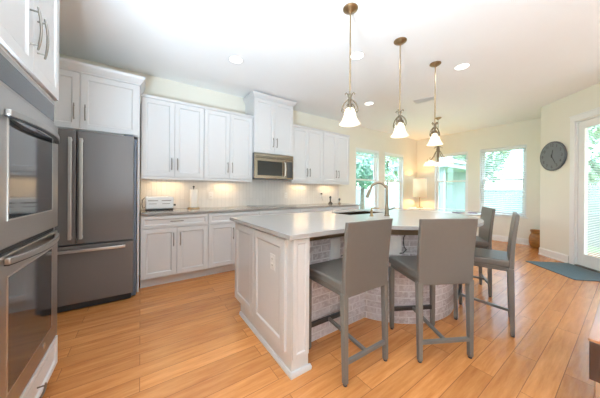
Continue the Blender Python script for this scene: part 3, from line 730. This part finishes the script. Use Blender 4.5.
# ------------------------------------------------------------------ pendants
def make_pendant(label):
    r = thing('pendant_light', label, 'pendant light', (0, 0, HC), 0, 'three glass bell pendants over the island')
    MB().lathe([(.066, 0), (.066, -.008), (.050, -.022), (.025, -.030), (.010, -.045)], (0, 0, 0), 24).build('canopy', M['antique'], r, smooth=True)
    MB().tube([(0, 0, -.04), (0, 0, -.77)], .0062, 8).build('rod', M['antique'], r, smooth=True)
    z0 = -.77
    MB().lathe([(.008, z0+.01), (.014, z0), (.009, z0-.015), (.016, z0-.045), (.011, z0-.075), (.022, z0-.10), (.026, z0-.125), (.022, z0-.13)], (0, 0, 0), 16).build('socket_stem', M['pewter'], r, smooth=True)
    for k in range(4):
        a = PI/4+k*PI/2; c, s_ = math.cos(a), math.sin(a); P = []
        prof = [(.004, -.06), (.012, -.03), (.022, -.004), (.034, .006), (.043, -.004), (.040, -.014)]
        up = MB().tube([(c*x, s_*x, z0+z+.01) for x, z in prof], [.0055, .0055, .005, .005, .0045, .004], 6)
        prof = [(.012, -.045), (.030, -.055), (.052, -.080), (.068, -.112), (.072, -.145), (.062, -.165), (.050, -.155), (.050, -.138), (.058, -.132)]
        up.tube([(c*x, s_*x, z0+z) for x, z in prof], [.0058]*6+[.005, .0045, .004], 6)
        prof = [(.018, -.085), (.034, -.10), (.044, -.122), (.036, -.132), (.028, -.124)]
        up.tube([(c*x, s_*x, z0+z) for x, z in prof], .0042, 6)
        up.build('scroll_arm', M['pewter'], r, smooth=True)
    z1 = z0-.125
    prof = [(.026, 0), (.037, -.010), (.045, -.030), (.050, -.055), (.056, -.080), (.066, -.106), (.080, -.128), (.093, -.142)]
    MB().lathe([(x, z1+z) for x, z in prof], (0, 0, 0), 32, cap=False).build('glass_shade', M['shade_glass'], r, smooth=True, solid=.003)
    l = bpy.data.lights.new('bulb', 'POINT'); l.energy = 6; l.color = (1, .90, .74); l.shadow_soft_size = .03
    lo = bpy.data.objects.new('bulb', l); lo.location = (0, 0, z1-.085); lo.parent = r; COL.objects.link(lo)
    return r
p1 = make_pendant('bell glass pendant with scroll arms, nearest the camera over the island'); p1.location = (1.54, 1.45, HC)
for x, a, lab in ((2.315, 50, 'bell glass pendant with scroll arms, middle one of the row over the island'), (3.095, 20, 'bell glass pendant with scroll arms, farthest of the row, in front of the chandelier')):
    c = dup(p1, (x, 1.45, HC), R(a), lab)

# chandelier over the dining table
r = thing('chandelier', 'small five-arm chandelier with glass shades above the dining table', 'chandelier', (5.42, 2.47, HC))
MB().lathe([(.065, 0), (.065, -.01), (.03, -.03), (.008, -.05)], (0, 0, 0), 20).build('canopy', M['antique'], r, smooth=True)
MB().tube([(0, 0, -.04), (0, 0, -.61)], .006, 8).build('rod', M['pewter'], r, smooth=True)
MB().lathe([(.008, -.59), (.03, -.61), (.016, -.65), (.035, -.69), (.022, -.75), (.028, -.85), (.018, -.93), (.02, -.97), (0, -1.0)], (0, 0, 0), 16).build('center_column', M['pewter'], r, smooth=True)
for k in range(5):
    a = R(20+k*72); c, s_ = math.cos(a), math.sin(a)
    arm = MB().tube([(c*x, s_*x, z) for x, z in ((.015, -.71), (.05, -.75), (.10, -.85), (.16, -.92), (.215, -.945), (.235, -.91), (.22, -.89))], .006, 6).tube([(c*x, s_*x, z) for x, z in ((.015, -.67), (.04, -.64), (.075, -.65), (.08, -.675))], .005, 6).build('arm', M['pewter'], r, smooth=True)
    MB().lathe([(.022, -.955), (.055, -.965), (.070, -.99), (.085, -1.02), (.098, -1.045)], (c*.205, s_*.205, 0), 20, cap=False).build('glass_shade', M['shade_glass'], arm, smooth=True, solid=.003)
l = bpy.data.lights.new('bulb', 'POINT'); l.energy = 11; l.color = (1, .92, .80); l.shadow_soft_size = .06
lo = bpy.data.objects.new('bulb', l); lo.location = (0, 0, -1.08); lo.parent = r; COL.objects.link(lo)

# recessed lights
def downlight(x, y, label, k=1.0):
    r = thing('recessed_light', label, 'ceiling light', (x, y, HC), 0, 'recessed round ceiling lights')
    MB().lathe([(.078, -.001), (.092, -.001), (.094, -.004), (.078, -.006), (.078, -.001)], (0, 0, 0), 28, cap=False).build('trim_ring', M['trim'], r, smooth=True)
    MB().lathe([(.076, -.002), (.076, -.0045)], (0, 0, 0), 28).build('lens', M['lens'], r)
    area('lamp', (0, 0, -.012), (0, 0, 0), .15, .15, DOWN_E*k, DOWN_COL, 'DISK', parent=r)
downlight(.973, 2.833, 'round recessed ceiling light nearest the wall cabinets, left of the pendants', .3)
downlight(2.14, 1.905, 'round recessed ceiling light just behind the nearest pendant rod', .6)
downlight(3.445, 1.281, 'round recessed ceiling light right of the farthest pendant')
downlight(3.49, 2.807, 'small distant round recessed light between the first two pendants')
# extra lamps without fixtures, added at ceiling height outside the frame as fill
for x, y in ((-.2, 1.0), (3.6, -.4), (1.2, -1.8)): area('lamp', (x, y, HC-.012), (0, 0, 0), .15, .15, DOWN_E, DOWN_COL, 'DISK')
r = thing('ceiling_vent', 'white rectangular air vent in the ceiling beyond the middle pendant', 'air vent', (4.17, 2.13, HC), R(-74))
MB().box(-.17, .17, -.09, .09, -.008, -.001).build('frame', M['trim'], r, bevel=.002)
mb = MB()
for i in range(7): mb.box(-.15, .15, -.014, .014, -.0008, .0008, Matrix.Translation((0, -.066+i*.022, -.011)) @ Matrix.Rotation(R(12), 4, 'X'))
mb.build('louvers', M['trim'], r)

# ------------------------------------------------------------------ dining corner
r = thing('dining_table', 'pale round pedestal dining table below the chandelier', 'dining table', (5.60, 2.42, 0))
MB().lathe([(.70, .735), (.72, .742), (.72, .758), (.715, .762)], (0, 0, 0), 64).build('tabletop', M['table'], r, smooth=True)
MB().lathe([(.30, 0), (.29, .03), (.08, .08), (.06, .30), (.06, .60), (.14, .733)], (0, 0, 0), 32).build('pedestal', M['vinyl'], r, smooth=True)
for (x, y, a, lab) in ((5.55, 1.86, 25, 'folded plum napkin on the dining table edge nearest the patio door'), (5.30, 2.02, -20, 'folded plum napkin on the dining table, left of the other napkin')):
    o = MB().box(-.09, .09, -.07, .07, 0, .008).box(-.085, .03, -.065, .065, .008, .014).build('napkin', M['purple'], loc=(x, y, .7625), rotz=R(a), bevel=.002); tag(o, lab, 'napkin')
r = thing('side_table', 'small cream side table in the corner under the lamp', 'side table', (6.80, 3.60, 0))
B(-.24, .24, -.22, .22, .68, .71).build('tabletop', M['trim'], r, bevel=.004)
for sx in (-1, 1):
    for sy in (-1, 1): MB().bar((sx*.21, sy*.19, .68), (sx*.21, sy*.19, 0), .04, .04, .03, .03).build('leg', M['trim'], r, bevel=.003)
B(-.2, .2, -.18, .18, .56, .68).build('apron', M['trim'], r)
r = thing('table_lamp', 'lit table lamp with tall cylinder linen shade in the far corner', 'table lamp', (6.80, 3.60, .711))
MB().lathe([(.09, 0), (.09, .015), (.02, .03), (.012, .06), (.012, .32)], (0, 0, 0), 20).build('base', M['antique'], r, smooth=True)
MB().lathe([(.185, .315), (.18, .86)], (0, 0, 0), 36, cap=False).build('lamp_shade', M['linen'], r, smooth=True, solid=.003)
for z, e in ((.42, 6), (.72, 5)):
    l = bpy.data.lights.new('bulb', 'POINT'); l.energy = e*4.2; l.color = (1, .56, .20); l.shadow_soft_size = .03
    lo = bpy.data.objects.new('bulb', l); lo.location = (0, 0, z); lo.parent = r; COL.objects.link(lo)

# vase
o = MB().lathe([(.07, 0), (.10, .03), (.118, .12), (.12, .19), (.105, .27), (.085, .31), (.10, .37), (.098, .39), (.08, .385), (.07, .36)], (0, 0, 0), 28).build('floor_vase', M['vase'], loc=(6.96, 1.175, 0), smooth=True)
tag(o, 'squat carved wooden vase on the floor by the wall corner', 'vase')

# clock on the angled wall
r = thing('wall_clock', 'round dark grey wall clock between the windows and the patio door', 'clock', (CX-.285*.7071, CY-.285*.7071, 1.847), R(-135))
def disc(r0, y0, y1, n=56): return MB().loft([[(r0*math.cos(2*PI*i/n), y, r0*math.sin(2*PI*i/n)) for i in range(n)] for y in (y0, y1)])
disc(.262, -.004, -.030).build('case', M['clock_rim'], r, bevel=.006, smooth=True)
disc(.240, -.030, -.032).build('face', M['clock'], r)
def text(s_, size, loc, rot, m, parent, name, ext=.0006):
    cu = bpy.data.curves.new(name, 'FONT'); cu.body = s_; cu.size = size; cu.extrude = ext; cu.align_x = 'CENTER'; cu.align_y = 'CENTER'
    o = bpy.data.objects.new(name, cu); COL.objects.link(o); dg = bpy.context.evaluated_depsgraph_get(); me = bpy.data.meshes.new_from_object(o.evaluated_get(dg)); bpy.data.objects.remove(o)
    me.materials.clear(); me.materials.append(m); q = bpy.data.objects.new(name, me); COL.objects.link(q); q.location = loc; q.rotation_euler = rot; q.parent = parent
    return q
for h in range(1, 13):
    a = R(90-30*h); text(str(h), .075, (.195*math.cos(a), -.0328, .195*math.sin(a)), (R(90), 0, 0), M['clock_mark'], r, 'numeral')
for (deg, L, w_) in ((90-12.5, .11, .014), (90-30*5-2, .165, .010)):
    a = R(deg); d_ = Vector((math.cos(a), 0, math.sin(a)))
    MB().bar(d_*-.03+Vector((0, -.036, 0)), d_*L+Vector((0, -.036, 0)), .003, w_, .003, w_*.5, (0, 1, 0)).build('hand', M['black'], r)
disc(.010, -.032, -.040, 16).build('hub', M['black'], r)

# door mat and chest
q = (-.7071, -.7071); pq = (.7071, -.7071)
o = B(0, .86, 0, .62, .001, .010).build('door_mat', M['mat'], loc=(5.475, 1.06, 0), rotz=R(-135), bevel=.003); tag(o, 'dark teal mat on the floor in front of the patio door', 'door mat')
r = thing('wooden_bench', 'low dark walnut bench with warm top at the bottom right corner', 'bench', (1.888, .126, 0))
B(0, 1.1, -.45, 0, .240, .436).build('body', M['chest_side'], r, bevel=.003)
B(-.004, 1.104, -.454, .004, .436, .450).build('top_board', M['chest_top'], r, bevel=.003)
for (x, y) in ((.04, -.04), (1.06, -.04), (.04, -.41), (1.06, -.41)): MB().bar((x, y, .24), (x, y, 0), .045, .045, .03, .03).build('leg', M['steel'], r, bevel=.003)

# ------------------------------------------------------------------ outside
tag(B(-30, 40, YW+.2, 40, -.25, -.13).build('ground', M['grass']), kind='structure')
tag(B(XE+.2, 40, -30, YW+.2, -.25, -.13).build('ground_side', M['grass']), kind='structure')
tag(B(4.9, XE+.2, -30, -.0, -.25, -.13).build('ground_patio', M['foam'], loc=(.0, YR-.3, 0)), kind='structure')
def fence(name, label, loc, rotz, L, H=1.35):
    r = thing(name, label, 'fence', loc, rotz, 'white vinyl fence beyond the windows')
    mb = MB(); x = 0
    while x < L: mb.box(x+.004, min(x+.15, L), -.012, .012, .05, H-.06); x += .154
    mb.build('boards', M['vinyl'], r)
    MB().box(0, L, -.03, .03, H-.09, H).box(0, L, -.03, .03, 0, .12).build('rails', M['vinyl'], r)
    x = 0
    while x <= L: B(x-.06, x+.06, -.06, .06, 0, H+.08).build('post', M['vinyl'], r); x += 2.4
    return r
fence('yard_fence', 'white board fence seen low through the two back windows', (6.5, 8.2, -.13), 0, 12, 1.45)
fence('yard_fence', 'pale board fence seen low through the window with the lowered blind', (13.4, 7.2, -.13), R(-90), 8.2, 1.45)
def tree(name, label, loc, h, rad, lm, n=1500, trunk=True, group=None, sq=1.0):
    r = thing(name, label, 'tree' if trunk else 'shrub', loc, random.uniform(0, 6), group)
    mb = MB(); cz = h-rad*sq
    for i in range(n):
        u = random.gauss(0, 1), random.gauss(0, 1), random.gauss(0, 1); v = Vector(u).normalized()*rad*random.uniform(.45, 1)**.5; v.z *= sq
        v += Vector((math.sin(v.z*4+v.x*3), math.cos(v.x*5), math.sin(v.y*4)))*rad*.10
        c = v+Vector((0, 0, cz)); a = Vector((random.gauss(0, 1), random.gauss(0, 1), random.gauss(0, 1))).normalized(); b = a.cross(Vector((random.gauss(0, 1), random.gauss(0, 1), random.gauss(0, 1)))).normalized()
        s_ = rad*.09*random.uniform(.6, 1.3); k = len(mb.V)
        mb.V += [c-a*s_*1.5, c+b*s_*.6, c+a*s_*1.5, c-b*s_*.6]; mb.F.append((k, k+1, k+2, k+3))
    mb.build('foliage', lm, r)
    if trunk: MB().tube([(0, 0, 0), (.04, .03, cz*.5), (0, 0, cz+rad*.3)], [.12, .09, .05], 8).build('trunk', M['bark'], r, smooth=True)
    return r
G = 'trees beyond the windows'
for (x, y, h, rd, lm, lab) in (
    (7.9, 10.0, 4.3, 1.25, 'leaf', 'leafy tree over the fence, seen through the left back window'),
    (11.2, 10.0, 4.5, 1.3, 'leaf', 'leafy tree over the fence, seen through the right back window'),
    (14.5, 10.0, 4.6, 1.3, 'leaf2', 'pale tree beyond the corner of the fence'),
    (6.4, 6.5, 3.4, .90, 'leaf', 'small tree close outside the left back window'),
    (8.3, 7.0, 3.2, .85, 'leaf', 'small tree close outside, between the two back windows'),
    (15.4, 5.0, 4.6, 1.4, 'leaf2', 'light green tree over the fence behind the blind, left side'),
    (15.3, 1.2, 4.4, 1.4, 'leaf2', 'light green tree over the fence behind the blind, right side'),
    (11.2, -1.4, 3.9, 1.4, 'leaf2', 'tree seen through the upper glass of the patio door')):
    tree('tree', lab, (x, y, -.13), h, rd, M[lm], group=G)
# covered lanai structure outside the window behind the table
r = thing('patio_pavilion', 'pale roofed pavilion seen through the window behind the dining table', 'pavilion', (9.6, 4.2, -.13))
for (x, y) in ((0, 0), (0, 1.35), (2.6, 0), (2.6, 1.35)): B(x-.07, x+.07, y-.07, y+.07, 0, 2.25).build('post', M['vinyl'], r)
B(-.3, 2.9, -.3, 1.9, 2.25, 2.42).build('roof_beam', M['vinyl'], r)
MB().loft([[(-.4, -.4, 2.42), (3, -.4, 2.42), (3, 2.0, 2.42), (-.4, 2.0, 2.42)], [(.6, .6, 2.9), (2.0, .6, 2.9), (2.0, 1.0, 2.9), (.6, 1.0, 2.9)]]).build('roof', M['vinyl'], r)
MB().box(-.02, .02, .07, 1.28, .9, .96).box(-.02, .02, .07, 1.28, .05, .12).box(2.58, 2.62, .07, 1.28, 0, 2.25).build('rail_and_screen', M['vinyl'], r)
# AC condenser outside the patio door
r = thing('air_conditioner', 'grey outdoor air conditioner unit seen through the patio door', 'air conditioner', (7.25, -.55, -.13), R(10))
B(-.4, .4, -.4, .4, 0, .05).build('pad', M['foam'], r)
B(-.35, .35, -.35, .35, .05, .86).build('cabinet', M['metal_grey'], r, bevel=.01)
mb = MB()
for i in range(17):
    z = .12+i*.042; mb.box(-.31, .31, -.362, -.35, z, z+.016).box(-.31, .31, .35, .362, z, z+.016).box(-.362, -.35, -.31, .31, z, z+.016).box(.35, .362, -.31, .31, z, z+.016)
mb.build('louvers', M['slate_side'], r)
MB().lathe([(.28, .86), (.28, .89), (.26, .90)], (0, 0, 0), 28).build('fan_guard', M['slate_side'], r)
fence('yard_fence', 'white board fence behind the air conditioner outside the patio door', (9.4, 1.6, -.13), R(-100), 7, 1.5)
